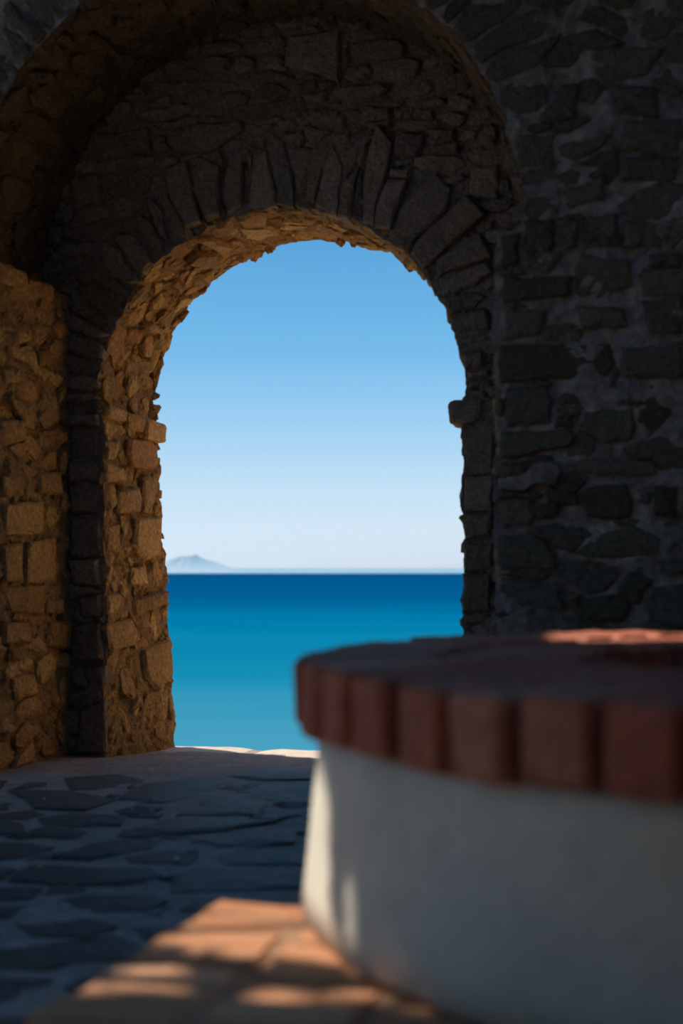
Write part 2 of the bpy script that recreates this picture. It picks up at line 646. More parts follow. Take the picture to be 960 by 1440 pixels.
profA, dirA = arch_profile(0.0, 1.96, 1.86, CA_U, CA_Z, RA)
QA = [(p[0] + d[0] * 1.1, p[1] + d[1] * 1.1) for p, d in zip(profA, dirA)]
dA = [0.0, 0.02, 0.045] + [0.075 + 0.03 * i for i in range(22)] + [0.8, 0.95, 1.1]
wallA = sheet('wall_far', profA, QA, 0.0, T_A, dA, M_farmortar, M_revmortar, amp=0.020, warp=warpA)
setp(wallA, 'thick rubble wall with the round stone arch that frames the sea', 'wall', kind='structure')

profB, dirB = arch_profile(-0.20, 2.266, 2.45, CB_U, CB_Z, RB)
QB = []
for (pu, pz), (du, dz) in zip(profB, dirB):
    if abs(dz) < 1e-6 or pz < CB_Z:
        QB.append((-5.5 if du < 0 else 7.0, pz))
    else:
        t = 1e9
        if du < -1e-6: t = min(t, (-5.5 - CB_U) / du)
        if du > 1e-6: t = min(t, (7.0 - CB_U) / du)
        t = min(t, (6.2 - CB_Z) / dz)
        QB.append((CB_U + du * t, CB_Z + dz * t))
dB = [0.0, 0.02, 0.045] + [0.075 + 0.035 * i for i in range(30)] + [1.3, 1.7, 2.4, 3.5, 5.0, 7.0]
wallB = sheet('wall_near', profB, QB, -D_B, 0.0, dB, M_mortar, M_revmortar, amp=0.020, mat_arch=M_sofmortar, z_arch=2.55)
setp(wallB, 'dark rubble wall in front with a wider arch and a broad pier on its right', 'wall', kind='structure')

# ---- stones of the far wall's face
fmapA = lambda a, b, h: uw(*(lambda q: (q[0], -h, q[1]))(warpA(a, b, 0.0)))
fmapB = lambda a, b, h: uw(a, -D_B - h, b)


def insideB(a, b, g=0.0):
    low = (b <= CB_Z) & (a > -0.2 - g) & (a < 2.266 + g)
    return low | ((b > CB_Z) & (np.hypot(a - CB_U, b - CB_Z) < RB + g))


def insideA(a, b, g=0.0):
    low = (b <= CA_Z) & (a > 0.0 - g) & (a < 1.96 + g)
    return low | ((b > CA_Z) & (np.hypot(a - CA_U, b - CA_Z) < RA + g))


c3 = (400, 150, 3.0)
c1 = (0, 0, 2.0)
voussoirs = [crop(p, *c3) for p in [
    [(50, 180), (195, 170), (130, 405), (65, 432), (45, 300)],
    [(205, 165), (250, 260), (224, 468), (134, 425), (180, 230)],
    [(322, 250), (245, 330), (232, 470), (275, 482), (296, 380)],
    [(395, 80), (460, 150), (440, 270), (385, 420), (375, 502), (332, 492), (332, 330), (360, 180)],
    [(440, 312), (525, 312), (462, 470), (450, 520), (385, 512), (382, 460), (410, 370)],
    [(640, 285), (710, 350), (690, 435), (545, 565), (530, 560), (462, 520), (490, 430), (560, 360)],
    [(770, 375), (855, 460), (650, 635), (585, 690), (535, 622), (552, 575), (695, 445)],
    [(830, 540), (880, 640), (655, 716), (640, 690), (648, 645)],
    [(652, 728), (850, 662), (880, 700), (800, 760), (664, 802)],
    [(668, 812), (790, 780), (850, 800), (800, 850), (694, 882)],
    [(700, 890), (850, 860), (870, 940), (722, 962), (704, 940)]]] + [crop(p, *c1) for p in [
    [(840, 410), (915, 420), (888, 540), (868, 592), (836, 584), (832, 460)],
    [(762, 372), (800, 400), (826, 500), (828, 590), (790, 575), (752, 410)],
    [(640, 480), (690, 458), (684, 580), (645, 605), (630, 560)],
    [(716, 432), (752, 432), (780, 580), (700, 588)],
    [(560, 440), (622, 470), (620, 610), (585, 625), (545, 540)],
    [(470, 480), (530, 450), (570, 630), (530, 645), (480, 560)]]]
faceA = [crop(p, *c3) for p in [
    [(592, 160), (735, 155), (735, 205), (595, 205)],
    [(605, 105), (725, 105), (720, 150), (640, 152)],
    [(785, 258), (900, 250), (900, 390), (782, 380)],
    [(490, 110), (590, 120), (592, 170), (560, 218), (470, 210), (470, 140)],
    [(462, 228), (550, 222), (555, 240), (480, 255)],
    [(445, 266), (535, 265), (525, 304), (442, 300)],
    [(285, 100), (375, 96), (373, 120), (290, 122)],
    [(110, 20), (260, 50), (265, 95), (120, 85)],
    [(75, 80), (205, 112), (130, 165), (92, 132)],
    [(5, 132), (60, 100), (88, 132), (80, 160)],
    [(208, 122), (275, 112), (270, 150), (212, 165)],
    [(267, 10), (330, 20), (325, 80), (270, 70)],
    [(340, 0), (450, 10), (450, 60), (375, 65)],
    [(460, 10), (548, 0), (530, 50), (470, 50)],
    [(552, 15), (630, 10), (630, 55), (552, 55)],
    [(732, 90), (830, 90), (800, 140), (732, 140)],
    [(305, 230), (355, 157), (347, 208), (325, 240)]]] + [crop(p, *c1) for p in [
    [(660, 302), (850, 272), (865, 310), (720, 345), (665, 345)],
    [(400, 292), (480, 270), (482, 300), (430, 306)],
    [(520, 270), (590, 252), (592, 290), (550, 305)],
    [(812, 110), (960, 86), (955, 232), (862, 200), (802, 190)],
    [(820, 246), (890, 222), (890, 250), (830, 270)],
    [(852, 272), (920, 256), (920, 288), (870, 290)],
    [(872, 310), (958, 310), (955, 362), (882, 350)],
    [(852, 360), (930, 372), (890, 410)],
    [(802, 382), (848, 368), (853, 405), (822, 405)],
    [(690, 347), (775, 352), (740, 380), (690, 376)],
    [(782, 342), (820, 332), (838, 356), (790, 375)],
    [(270, 382), (420, 362), (430, 428), (272, 458)],
    [(470, 400), (560, 350), (680, 345), (690, 370), (600, 430), (500, 430)]]] + [crop(p, 640, 540, 3.0) for p in [
    [(35, 187), (162, 187), (162, 378), (37, 383)],
    [(40, 392), (162, 387), (158, 533), (42, 538)],
    [(36, 552), (158, 547), (148, 640), (42, 658)],
    [(36, 672), (158, 667), (158, 788), (37, 793)],
    [(34, 802), (148, 802), (148, 958), (35, 963)],
    [(34, 972), (138, 972), (138, 1005), (33, 1005)]]] + [crop(p, 600, 300, 2.667) for p in [
    [(138, 530), (212, 518), (214, 575), (145, 592)],
    [(146, 596), (232, 590), (240, 612), (158, 622)],
    [(158, 628), (242, 622), (240, 652), (160, 656)],
    [(160, 662), (222, 660), (215, 690), (172, 692)]]] + [      # the shaded strip left of the opening
    [(99, 585), (140, 583), (141, 598), (99, 599)],
    [(100, 650), (139, 651), (140, 676), (99, 678)],
    [(99, 684), (138, 688), (139, 722), (99, 722)],
    [(101, 730), (140, 728), (142, 782), (100, 784)],
    [(98, 788), (139, 788), (141, 822), (104, 824)],
    [(110, 842), (140, 836), (140, 868), (112, 870)],
    [(122, 940), (147, 936), (147, 960), (120, 956)],
    [(112, 1000), (146, 984), (147, 1058), (104, 1060)],
    [(100, 606), (139, 604), (139, 644), (101, 645)],
    [(99, 880), (140, 876), (143, 928), (100, 932)]]


def to_plane(poly, w0):
    return [ray_front(x, y, w0) for x, y in poly]


fA = Field(-0.40, 2.5, -0.02, 3.95, mask=lambda a, b: insideB(a, b, 0.06) & ~insideA(a, b, -0.01))
for poly in voussoirs:
    q = to_plane(poly, 0.0)
    fA.trace(q)
    stone('voussoir', resample(q, 12, R, 0.004), fmapA, M_rubble, wallA, R, proud=R.uniform(0.02, 0.045), deep=0.10, inset=0.012, rough=0.006)
for poly in faceA:
    q = to_plane(poly, 0.0)
    fA.trace(q)
    stone('stone', resample(q, 10, R, 0.004), fmapA, M_rubble, wallA, R, proud=R.uniform(0.012, 0.04), deep=0.08, inset=0.012, rough=0.006)
seeds = []
rg = random.Random(21)
t = math.pi * 1.0
while t > math.radians(0):
    wd = rg.uniform(0.06, 0.13)
    ln = rg.uniform(0.24, 0.36)
    t -= wd / 2 / 1.1
    r = RA + ln / 2
    seeds.append((CA_U + r * math.cos(t), CA_Z + r * math.sin(t), ln / 2, wd / 2, t))
    t -= wd / 2 / 1.1
for s in courses(-0.35, 2.5, 0.0, 3.9, 0.07, 0.15, 0.10, 0.30, rg):
    if math.hypot(s[0] - CA_U, s[1] - CA_Z) > RA + 0.32 or s[1] < CA_Z:
        seeds.append(s)
for pts in fA.fill(seeds, rng=rg, nrad=10, gap=0.005):
    stone('stone', pts, fmapA, M_rubble, wallA, rg, proud=rg.uniform(0.006, 0.034), deep=0.06, inset=0.012, rough=0.007)
# red chip standing in for orange light in the joint by the tall voussoir
q = to_plane(crop([(300, 372), (326, 372), (326, 448), (302, 452)], *c3), 0.0)
stone('light_chip', resample(q, 8, R, 0.002), fmapA, M_lightchip, wallA, R, proud=0.005, deep=0.05, inset=0.006, rough=0.002)

# ---- stones on the inside of the sea arch
skA = Skin(profA, dirA, warpA)
c4 = (100, 560, 5.333)
cs = (100, 270, 3.0)
cl = (0, 700, 3.0)
revA = [(crop(p, *c4), h) for p, h in [
    ([(400, 312), (575, 312), (605, 380), (598, 538), (420, 510), (400, 410)], 0.035),
    ([(220, 482), (370, 520), (390, 618), (225, 638)], 0.02),
    ([(515, 600), (560, 567), (603, 640), (606, 740), (572, 868), (510, 858)], 0.03),
    ([(340, 700), (480, 662), (503, 760), (470, 868), (330, 858)], 0.03),
    ([(450, 902), (640, 890), (645, 1185), (520, 1228), (440, 1100)], 0.035),
    ([(252, 962), (350, 952), (340, 1150), (260, 1140)], 0.015),
    ([(430, 1272), (560, 1262), (560, 1408), (420, 1400)], 0.02),
    ([(585, 1218), (620, 1218), (650, 1340), (636, 1412), (585, 1400)], 0.025),
    ([(226, 1252), (290, 1242), (290, 1380), (230, 1400)], 0.02),
    ([(212, 322), (350, 332), (330, 458), (212, 468)], 0.02)]]
revA += [(crop(p, *cl), h) for p, h in [
    ([(555, 430), (672, 388), (678, 450), (560, 500)], 0.035),
    ([(442, 542), (540, 507), (573, 570), (558, 620), (452, 652)], 0.025),
    ([(592, 640), (690, 602), (702, 740), (650, 818), (602, 760)], 0.035),
    ([(422, 412), (500, 407), (490, 488), (422, 498)], 0.02)]]
revA += [(crop(p, *cs), h) for p, h in [
    ([(470, 280), (520, 237), (612, 240), (616, 298), (550, 318)], 0.04),
    ([(410, 380), (440, 362), (468, 400), (448, 423)], 0.03),
    ([(305, 555), (340, 547), (382, 575), (368, 593), (320, 588)], 0.03),
    ([(240, 572), (290, 577), (280, 638), (240, 630)], 0.02),
    ([(690, 100), (760, 72), (823, 82), (823, 123), (720, 128)], 0.035),
    ([(595, 125), (680, 112), (680, 138), (620, 150)], 0.03),
    ([(456, 190), (490, 167), (513, 190), (490, 213)], 0.03),
    ([(520, 182), (590, 177), (678, 220), (640, 248), (600, 230)], 0.035),
    ([(700, 140), (830, 130), (880, 150), (790, 190), (730, 180)], 0.03)]]
fR = Field(0.15, skA.len - 0.15, 0.0, T_A + 0.02)
for poly, h in revA:
    q = [(a, max(0.0, w) + (0.025 if w > T_A - 0.09 else 0)) for a, w in skA.find(poly, 0.0, T_A, 4.6)]
    fR.trace(q)
    stone('reveal_stone', resample(q, 11, R, 0.003), skA.at, M_reveal, wallA, R, proud=h, deep=0.07, inset=0.014, rough=0.007)
rg = random.Random(5)
seeds = courses(0.15, skA.len, 0.0, T_A + 0.06, 0.09, 0.19, 0.07, 0.20, rg, jit=0.35, lean=0.35)
for pts in fR.fill(seeds, rng=rg, nrad=10, gap=0.009, warp=0.04):
    edge = max(p[1] for p in pts) > T_A - 0.06
    stone('reveal_stone', pts, skA.at, M_reveal, wallA, rg, proud=rg.uniform(-0.006, (0.012 if skA.at(pts[0][0], 0.4, 0).z < 1.8 else 0.036) if edge else 0.016), deep=0.06, inset=0.016, rough=0.010, tilt=0.02)

# ---- corbel stones at the springing
def slab(name, mat, parent, u0, u1, w0, w1, z0, z1, rng, seg=5, amp=0.012, warp=None):
    """a rough, rounded block"""
    bm = bmesh.new()
    bmesh.ops.create_cube(bm, size=1.0)
    bmesh.ops.subdivide_edges(bm, edges=bm.edges[:], cuts=seg, use_grid_fill=True)
    off = Vector((rng.uniform(0, 50), rng.uniform(0, 50), rng.uniform(0, 50)))
    c = uw((u0 + u1) / 2, (w0 + w1) / 2, (z0 + z1) / 2)
    e = 7.0
    for v in bm.verts:
        q = v.co * 2
        l = (abs(q.x) ** e + abs(q.y) ** e + abs(q.z) ** e) ** (1 / e)
        q = q / l
        p = uw((u0 + u1) / 2 + q.x * (u1 - u0) / 2, (w0 + w1) / 2 + q.y * (w1 - w0) / 2, (z0 + z1) / 2 + q.z * (z1 - z0) / 2)
        p += mn.noise_vector(p * 11 + off) * amp + mn.noise_vector(p * 30 + off) * amp * 0.35
        v.co = p - c
    me = bpy.data.meshes.new(name)
    bm.to_mesh(me); bm.free()
    me.materials.append(mat)
    o = bpy.data.objects.new(name, me)
    o.location = c
    if parent is not None: o.parent = parent
    COL.objects.link(o)
    return o


slab('corbel', M_reveal, wallA, -0.10, 0.055, 0.50, 0.80, 1.735, 1.855, R)
slab('corbel', M_reveal, wallA, -0.10, 0.035, 0.27, 0.52, 1.77, 1.87, R)
slab('corbel', M_reveal, wallA, -0.10, 0.025, 0.02, 0.28, 1.81, 1.88, R)
slab('corbel', M_rubble, wallA, 1.885, 2.06, -0.035, 0.20, 1.725, 1.845, R)
slab('corbel', M_reveal, wallA, 1.90, 2.06, 0.22, 0.74, 1.73, 1.85, R)

# ---- stones on the inside of the wider arch
skB = Skin(profB, dirB)
c2l = (0, 360, 3.0)
revB = [crop(p, *c2l) for p in [
    [(0, 477), (60, 472), (88, 515), (50, 540), (0, 530)],
    [(217, 292), (258, 272), (278, 330), (240, 350)],
    [(2, 702), (90, 692), (100, 780), (10, 800)],
    [(0, 932), (80, 932), (100, 1008), (0, 1012)],
    [(152, 920), (240, 912), (248, 1008), (152, 1000)],
    [(152, 402), (210, 392), (200, 468), (152, 460)]]] + [crop(p, *cl) for p in [
    [(0, 32), (178, 12), (178, 150), (10, 160)],
    [(102, 187), (230, 172), (235, 358), (107, 358)],
    [(0, 202), (83, 192), (83, 348), (0, 353)],
    [(0, 372), (183, 372), (175, 488), (30, 480)],
    [(0, 527), (113, 527), (123, 613), (0, 618)],
    [(197, 522), (280, 512), (280, 640), (192, 625)],
    [(187, 432), (250, 422), (250, 488), (190, 488)],
    [(30, 640), (90, 636), (60, 690), (30, 688)],
    [(40, 760), (130, 740), (150, 830), (60, 850)]]]
fRB = Field(0.15, skB.len - 0.15, -D_B + 0.04, 0.0)
for poly in revB:
    q = skB.find(poly, -D_B, 0.0, 3.2)
    fRB.trace(q)
    stone('reveal_stone', resample(q, 11, R, 0.004), skB.at, M_reveal, wallB, R, proud=R.uniform(0.015, 0.03), deep=0.07, inset=0.015, rough=0.006)
rg = random.Random(9)
seeds = courses(0.15, skB.len, -D_B, 0.0, 0.16, 0.34, 0.09, 0.20, rg, jit=0.3, lean=0.25)
for pts in fRB.fill(seeds, rng=rg, nrad=10, gap=0.010, warp=0.04):
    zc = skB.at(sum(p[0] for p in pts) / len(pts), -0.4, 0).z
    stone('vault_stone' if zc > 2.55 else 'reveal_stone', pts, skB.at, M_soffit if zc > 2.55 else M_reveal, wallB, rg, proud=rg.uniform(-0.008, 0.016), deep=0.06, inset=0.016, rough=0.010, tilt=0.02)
# impost course under the springing of the wider arch, left
for (w0, w1, u1, z0, z1) in [(-0.90, -0.50, -0.165, 2.39, 2.50), (-0.49, -0.20, -0.175, 2.40, 2.49), (-0.19, -0.02, -0.185, 2.38, 2.47)]:
    slab('impost_stone', M_reveal, wallB, -0.42, u1, w0, w1, z0, z1, R, amp=0.014)

# ---- blocks of the pier and the spandrel on the near face
c5 = (640, 540, 3.0)
c6 = (600, 300, 2.667)
c7 = (480, 0, 2.0)
pier = [crop(p, *c5) for p in [
    [(215, 17), (380, 12), (408, 80), (400, 170), (215, 188), (205, 100)],
    [(195, 207), (490, 187), (508, 220), (500, 260), (230, 323), (195, 310)],
    [(442, 42), (525, 37), (528, 85), (447, 90)],
    [(545, 112), (750, 102), (765, 180), (740, 240), (640, 253), (540, 195)],
    [(422, 137), (500, 122), (500, 180), (422, 188)],
    [(480, 332), (560, 307), (840, 332), (850, 380), (760, 393), (500, 375)],
    [(187, 337), (300, 332), (300, 390), (190, 400)],
    [(197, 500), (320, 487), (338, 560), (320, 600), (202, 608)],
    [(515, 462), (560, 432), (720, 427), (753, 490), (740, 555), (690, 578), (560, 560)],
    [(342, 515), (440, 502), (440, 560), (345, 570)],
    [(187, 642), (340, 632), (400, 680), (433, 778), (187, 783)],
    [(640, 622), (760, 602), (880, 650), (868, 720), (640, 738), (500, 718)],
    [(187, 812), (450, 852), (453, 960), (187, 963)],
    [(522, 902), (700, 882), (738, 950), (700, 1000), (540, 1000)],
    [(812, 862), (1000, 832), (1000, 1030), (802, 1000)],
    [(842, 432), (940, 432), (935, 568), (842, 560)]]] + [crop(p, *c6) for p in [
    [(287, 237), (550, 242), (540, 310), (287, 333)],
    [(277, 362), (445, 367), (420, 458), (277, 486)],
    [(277, 494), (690, 492), (713, 560), (680, 610), (277, 633)],
    [(727, 502), (960, 482), (960, 618), (732, 618)],
    [(367, 52), (490, 47), (465, 143), (372, 148)],
    [(280, 92), (350, 77), (345, 180), (282, 218)],
    [(502, 32), (568, 22), (568, 130), (512, 138)],
    [(582, 22), (720, 32), (728, 120), (592, 138)],
    [(742, 32), (880, 32), (880, 128), (742, 128)],
    [(572, 352), (740, 362), (758, 428), (582, 438)],
    [(802, 332), (960, 302), (960, 448), (832, 448)],
    [(832, 162), (950, 157), (948, 203), (832, 198)]]] + [crop(p, *c7) for p in [
    [(557, 330), (620, 242), (668, 237), (658, 330), (562, 348)],
    [(492, 382), (600, 377), (600, 468), (502, 473)],
    [(662, 182), (740, 132), (908, 142), (860, 208), (740, 233)],
    [(757, 242), (890, 252), (893, 328), (782, 320)],
    [(792, 342), (955, 332), (950, 428), (792, 428)],
    [(792, 447), (950, 442), (940, 508), (792, 508)],
    [(602, 540), (740, 502), (745, 558), (640, 588)],
    [(512, 622), (598, 617), (598, 700), (522, 708)],
    [(692, 612), (778, 602), (778, 678), (692, 688)]]]
fB = Field(-0.95, 3.35, -0.02, 4.4, mask=lambda a, b: ~insideB(a, b, 0.0))
for poly in pier:
    q = to_plane(poly, -D_B)
    fB.trace(q)
    stone('stone', resample(q, 12, R, 0.007), fmapB, M_pier, wallB, R, proud=R.uniform(0.012, 0.03), deep=0.08, inset=0.016, rough=0.006)
rg = random.Random(33)
seeds = []
t = math.pi
while t > 0:
    wd = rg.uniform(0.08, 0.16)
    ln = rg.uniform(0.28, 0.45)
    t -= wd / 2 / (RB + 0.1)
    r = RB + ln / 2
    seeds.append((CB_U + r * math.cos(t), CB_Z + r * math.sin(t), ln / 2, wd / 2, t))
    t -= wd / 2 / (RB + 0.1)
for s in courses(-0.9, 3.35, 0.0, 4.4, 0.10, 0.22, 0.16, 0.42, rg):
    if math.hypot(s[0] - CB_U, s[1] - CB_Z) > RB + 0.36 or s[1] < CB_Z:
        seeds.append(s)
for pts in fB.fill(seeds, rng=rg, nrad=12, gap=0.007, warp=0.05):
    stone('stone', pts, fmapB, M_pier, wallB, rg, proud=rg.uniform(0.002, 0.022), deep=0.05, inset=0.016, rough=0.007)
# a scab of old lime render on the pier
q = to_plane(crop([(182, 400), (240, 392), (300, 372), (330, 335), (420, 328), (448, 370), (430, 425), (350, 425), (290, 455), (190, 440)], *c5), -D_B)
stone('render_patch', resample(q, 16, R, 0.004), fmapB, M_mortar, wallB, R, proud=0.034, deep=0.02, inset=0.006, rough=0.003, tilt=0.004)

# ================================================================== floor
def floor_pt(px, py, z=0.0):
    Y = FPX * (EYE - z) / (py - HOR)
    return ((px - 480) / FPX * Y, Y)


def floor_z(x, y):
    """the paving sags a little towards the threshold"""
    w = (x - OX) * WX + (y - OY) * WY
    return -0.055 * max(0.0, min(1.0, (w + 0.4) / 1.1))


gx = [-7, -5.5, -4.2, -3.4, -2.8] + [-2.4 + 0.06 * i for i in range(73)] + [2.3, 3, 4, 5.5, 7]
gw_ = [-14, -11, -9, -7.6] + [-6.6 + 0.06 * i for i in range(124)]
V, F = [], []
for w in gw_:
    for u in gx:
        p = uw(u, w, 0)
        z = floor_z(p.x, p.y) + mn.noise(p * 3) * 0.006 + mn.noise(p * 12) * 0.005
        V.append((p.x, p.y, z))
nx = len(gx)
for j in range(len(gw_) - 1):
    for i in range(nx - 1):
        F.append((j * nx + i, j * nx + i + 1, (j + 1) * nx + i + 1, (j + 1) * nx + i))
floor = mesh_obj('floor', V, F, M_floor, smooth=True)
setp(floor, 'worn paved floor of dark irregular slabs set in mortar', 'floor', kind='structure')
cf = (0, 1020, 2.0)
slabs = [crop(p, *cf) for p in [
    [(180, 150), (330, 140), (420, 155), (330, 180), (200, 185)],
    [(330, 210), (400, 167), (560, 152), (640, 160), (560, 205), (460, 220)],
    [(20, 182), (180, 182), (330, 210), (240, 240), (100, 235)],
    [(495, 255), (560, 217), (680, 207), (750, 225), (720, 255)],
    [(320, 240), (390, 227), (455, 236), (420, 251), (340, 251)],
    [(660, 187), (760, 167), (880, 167), (875, 218), (760, 213)],
    [(105, 262), (200, 247), (350, 257), (340, 285), (200, 293), (120, 285)],
    [(360, 295), (460, 266), (640, 263), (780, 275), (620, 299), (480, 310)],
    [(520, 325), (640, 311), (830, 306), (825, 335), (620, 349)],
    [(145, 380), (250, 336), (360, 317), (480, 320), (420, 348), (250, 384)],
    [(350, 372), (480, 352), (560, 372), (530, 394), (360, 390)],
    [(575, 362), (720, 352), (860, 357), (860, 394), (640, 394)],
    [(20, 440), (90, 397), (250, 402), (420, 406), (460, 425), (330, 454), (150, 450)],
    [(480, 440), (540, 407), (700, 407), (855, 427), (850, 460), (700, 467), (482, 471)],
    [(100, 500), (230, 482), (440, 477), (475, 500), (420, 528), (250, 530), (130, 520)],
    [(490, 525), (540, 492), (700, 482), (880, 487), (880, 530), (600, 545)],
    [(-60, 262), (60, 272), (75, 305), (-60, 315)],
    [(-80, 330), (80, 332), (150, 346), (60, 379), (-80, 385)],
    [(-120, 457), (120, 462), (90, 490), (-120, 510)],
    [(10, 560), (100, 524), (250, 540), (330, 570), (250, 600), (100, 600)],
    [(360, 570), (480, 548), (640, 560), (620, 610), (420, 620)],
    [(620, 142), (760, 120), (880, 124), (880, 155), (740, 156)]]]
fF = Field(-3.0, 1.9, 2.0, 6.75, res=0.012)
fmapF = lambda a, b, h: Vector((a, b, floor_z(a, b) + h))
for poly in slabs:
    q = [floor_pt(*p) for p in poly]
    fF.trace(q)
    stone('paving_slab', resample(q, 12, R, 0.008), fmapF, M_flag, floor, R, proud=R.uniform(0.004, 0.012), deep=0.04, inset=0.03, rough=0.004, tilt=0.006)
rg = random.Random(17)
seeds = courses(-3.0, 1.9, 2.0, 6.6, 0.32, 0.5, 0.3, 0.6, rg, jit=0.35, lean=0.4)
for pts in fF.fill(seeds, rng=rg, nrad=11, gap=0.02, warp=0.10):
    stone('paving_slab', pts, fmapF, M_flag, floor, rg, proud=rg.uniform(0.002, 0.010), deep=0.04, inset=0.03, rough=0.004, tilt=0.006)

# pale threshold slabs under the sea arch
for (u0, u1) in [(0.02, 0.62), (0.63, 1.30), (1.31, 1.95)]:
    slab('threshold_slab', M_lime, floor, u0, u1, 0.22, 0.86, -0.22, -0.045, R, seg=6, amp=0.006)

# ground outside
ter = []
V = [uw(-8, 0.70, -0.25), uw(9, 0.70, -0.25), uw(9, 0.95, -0.28), uw(-8, 0.95, -0.28),
     uw(9, 2.5, -0.60), uw(-8, 2.5, -0.60), uw(9, 7.0, -1.6), uw(-8, 7.0, -1.6), uw(9, 22.0, -14), uw(-8, 22.0, -14), uw(9, 26, -27), uw(-8, 26, -27)]
F = [(0, 1, 2, 3), (3, 2, 4, 5), (5, 4, 6, 7), (7, 6, 8, 9), (9, 8, 10, 11)]
setp(mesh_obj('ground', V, F, M_sand), 'dry sunlit slope falling away to the sea below the arch', 'ground', kind='structure')
BOXF = [(0, 3, 2, 1), (4, 5, 6, 7), (0, 1, 5, 4), (1, 2, 6, 5), (2, 3, 7, 6), (3, 0, 4, 7)]
def box_uw(name, u0, u1, w0, w1, z0, z1, mat):
    V = [uw(u0, w0, z0), uw(u1, w0, z0), uw(u1, w1, z0), uw(u0, w1, z0), uw(u0, w0, z1), uw(u1, w0, z1), uw(u1, w1, z1), uw(u0, w1, z1)]
    return mesh_obj(name, V, BOXF, mat)


setp(box_uw('bounce_wall', 2.25, 2.7, 0.74, 5.5, -1.8, 3.2, M_wing), 'unseen ochre stone wall added beyond the right jamb to bounce sunlight', 'wall', kind='structure')  # wall added out of view to throw amber light on the reveals
CV, CF = [], []
ROOF = [(-5.5, -1.1, ROOF_W, -D_B + 0.05), (-1.1, 0.6, -1.4, -D_B + 0.05), (-1.1, 0.6, ROOF_W, -2.3),
                         (0.6, 7.0, ROOF_W, -D_B + 0.05), (ROOF_U, 1.2, -10.0, ROOF_W), (5.8, 7.2, -10.0, ROOF_W), (1.2, 5.8, -10.0, -6.4)]      # slit and square left open to light the rim and well
for (u0, u1, w0, w1) in ROOF:
    i = len(CV)
    CV += [uw(u, w, z) for z in (4.6, 4.9) for (u, w) in ((u0, w0), (u1, w0), (u1, w1), (u0, w1))]
    CF += [tuple(i + k for k in f) for f in BOXF]
setp(mesh_obj('shade_roof', CV, CF, M_plain), 'unseen dark stone roof added for shade, hatches cut to admit light', 'shade_roof', kind='structure')  # roof added out of view, its openings shaped for the light
setp(box_uw('shade_wall_right', 6.8, 7.2, -9.5, -D_B, -0.1, 6.5, M_plain), 'unseen dark rubble wall added on the right to cut skylight', 'wall', kind='structure')  # added out of view to dim the skylight in the court
setp(box_uw('shade_wall_behind', -5.5, 7.2, -10.0, -9.5, -0.1, 6.5, M_plain), 'unseen dark rubble wall added behind the camera to cut skylight', 'wall', kind='structure')  # another added wall, shutting off the sky from the rear

# ================================================================== sea and island
V = [(-30000, 35, -25), (30000, 35, -25), (150000, 200000, -25), (-150000, 200000, -25)]
sea = mesh_obj('sea', V, [(0, 1, 2, 3)], sea_mat())
setp(sea, 'calm turquoise sea darkening to blue at the horizon', 'sea', kind='stuff')

# island ridge, 9 km out
YI = 9000.0
M_isl = stone_mat('island_rock', [(0.16, 0.15, 0.12), (0.24, 0.21, 0.17)], per_object=False, scale=0.004, bump=0.0)
ridge = [(208, 0), (222, 5), (232, 9), (240, 13), (247, 14.5), (253, 17), (262, 18), (270, 18), (275, 20.5), (281, 16), (290, 12), (300, 10), (310, 6), (322, 2), (332, 0)]
V, F = [], []
rr = random.Random(4)
cols_ = 60
for i in range(cols_ + 1):
    px = 208 + (332 - 208) * i / cols_
    hpx = np.interp(px, [r[0] for r in ridge], [r[1] for r in ridge]) + (rr.uniform(-0.5, 0.5) if 0 < i < cols_ else 0)
    hm = max(0.0, hpx) / FPX * YI
    x = (px - 480) / FPX * YI
    for k, (dy, f) in enumerate([(-700, 0.0), (-420, 0.35), (-200, 0.7), (0, 1.0), (260, 0.6), (600, 0.0)]):
        V.append((x + dy * 0.02, YI + dy * (0.3 + 0.7 * math.sin(math.pi * i / cols_)), -26 + (26 + hm) * (f + (rr.uniform(-0.06, 0.06) if 0 < k < 5 and k != 3 else 0))))
for i in range(cols_):
    for k in range(5):
        F.append((i * 6 + k, (i + 1) * 6 + k, (i + 1) * 6 + k + 1, i * 6 + k + 1))
isl = mesh_obj('island', V, F, M_isl)
setp(isl, 'hazy blue mountainous island on the sea horizon', 'island')

# sea haze over the horizon: scattering air that thins out upwards
HZ_Y0, HZ_Y1, HZ_TOP = 6200.0, 8250.0, 420.0
V = [(-14000, HZ_Y0, -24), (14000, HZ_Y0, -24), (14000, HZ_Y1, -24), (-14000, HZ_Y1, -24),
     (-14000, HZ_Y0, HZ_TOP), (14000, HZ_Y0, HZ_TOP), (14000, HZ_Y1, HZ_TOP), (-14000, HZ_Y1, HZ_TOP)]
mh, nh = new_mat('sea_haze')
ho = N(nh, 'ShaderNodeOutputMaterial')
hv = N(nh, 'ShaderNodeVolumeScatter')
hv.inputs['Color'].default_value = (0.31, 0.71, 1.0, 1)
hv.inputs['Anisotropy'].default_value = 0.3
hg = N(nh, 'ShaderNodeNewGeometry')
hs = N(nh, 'ShaderNodeSeparateXYZ')
nh.links.new(hg.outputs['Position'], hs.inputs[0])
h1 = N(nh, 'ShaderNodeMath', operation='DIVIDE')
nh.links.new(hs.outputs['Z'], h1.inputs[0]); h1.inputs[1].default_value = -70.0
h2 = N(nh, 'ShaderNodeMath', operation='EXPONENT')
nh.links.new(h1.outputs[0], h2.inputs[0])
h3 = N(nh, 'ShaderNodeMath', operation='MULTIPLY')
nh.links.new(h2.outputs[0], h3.inputs[0]); h3.inputs[1].default_value = 0.00115
nh.links.new(h3.outputs[0], hv.inputs['Density'])
nh.links.new(hv.outputs[0], ho.inputs['Volume'])
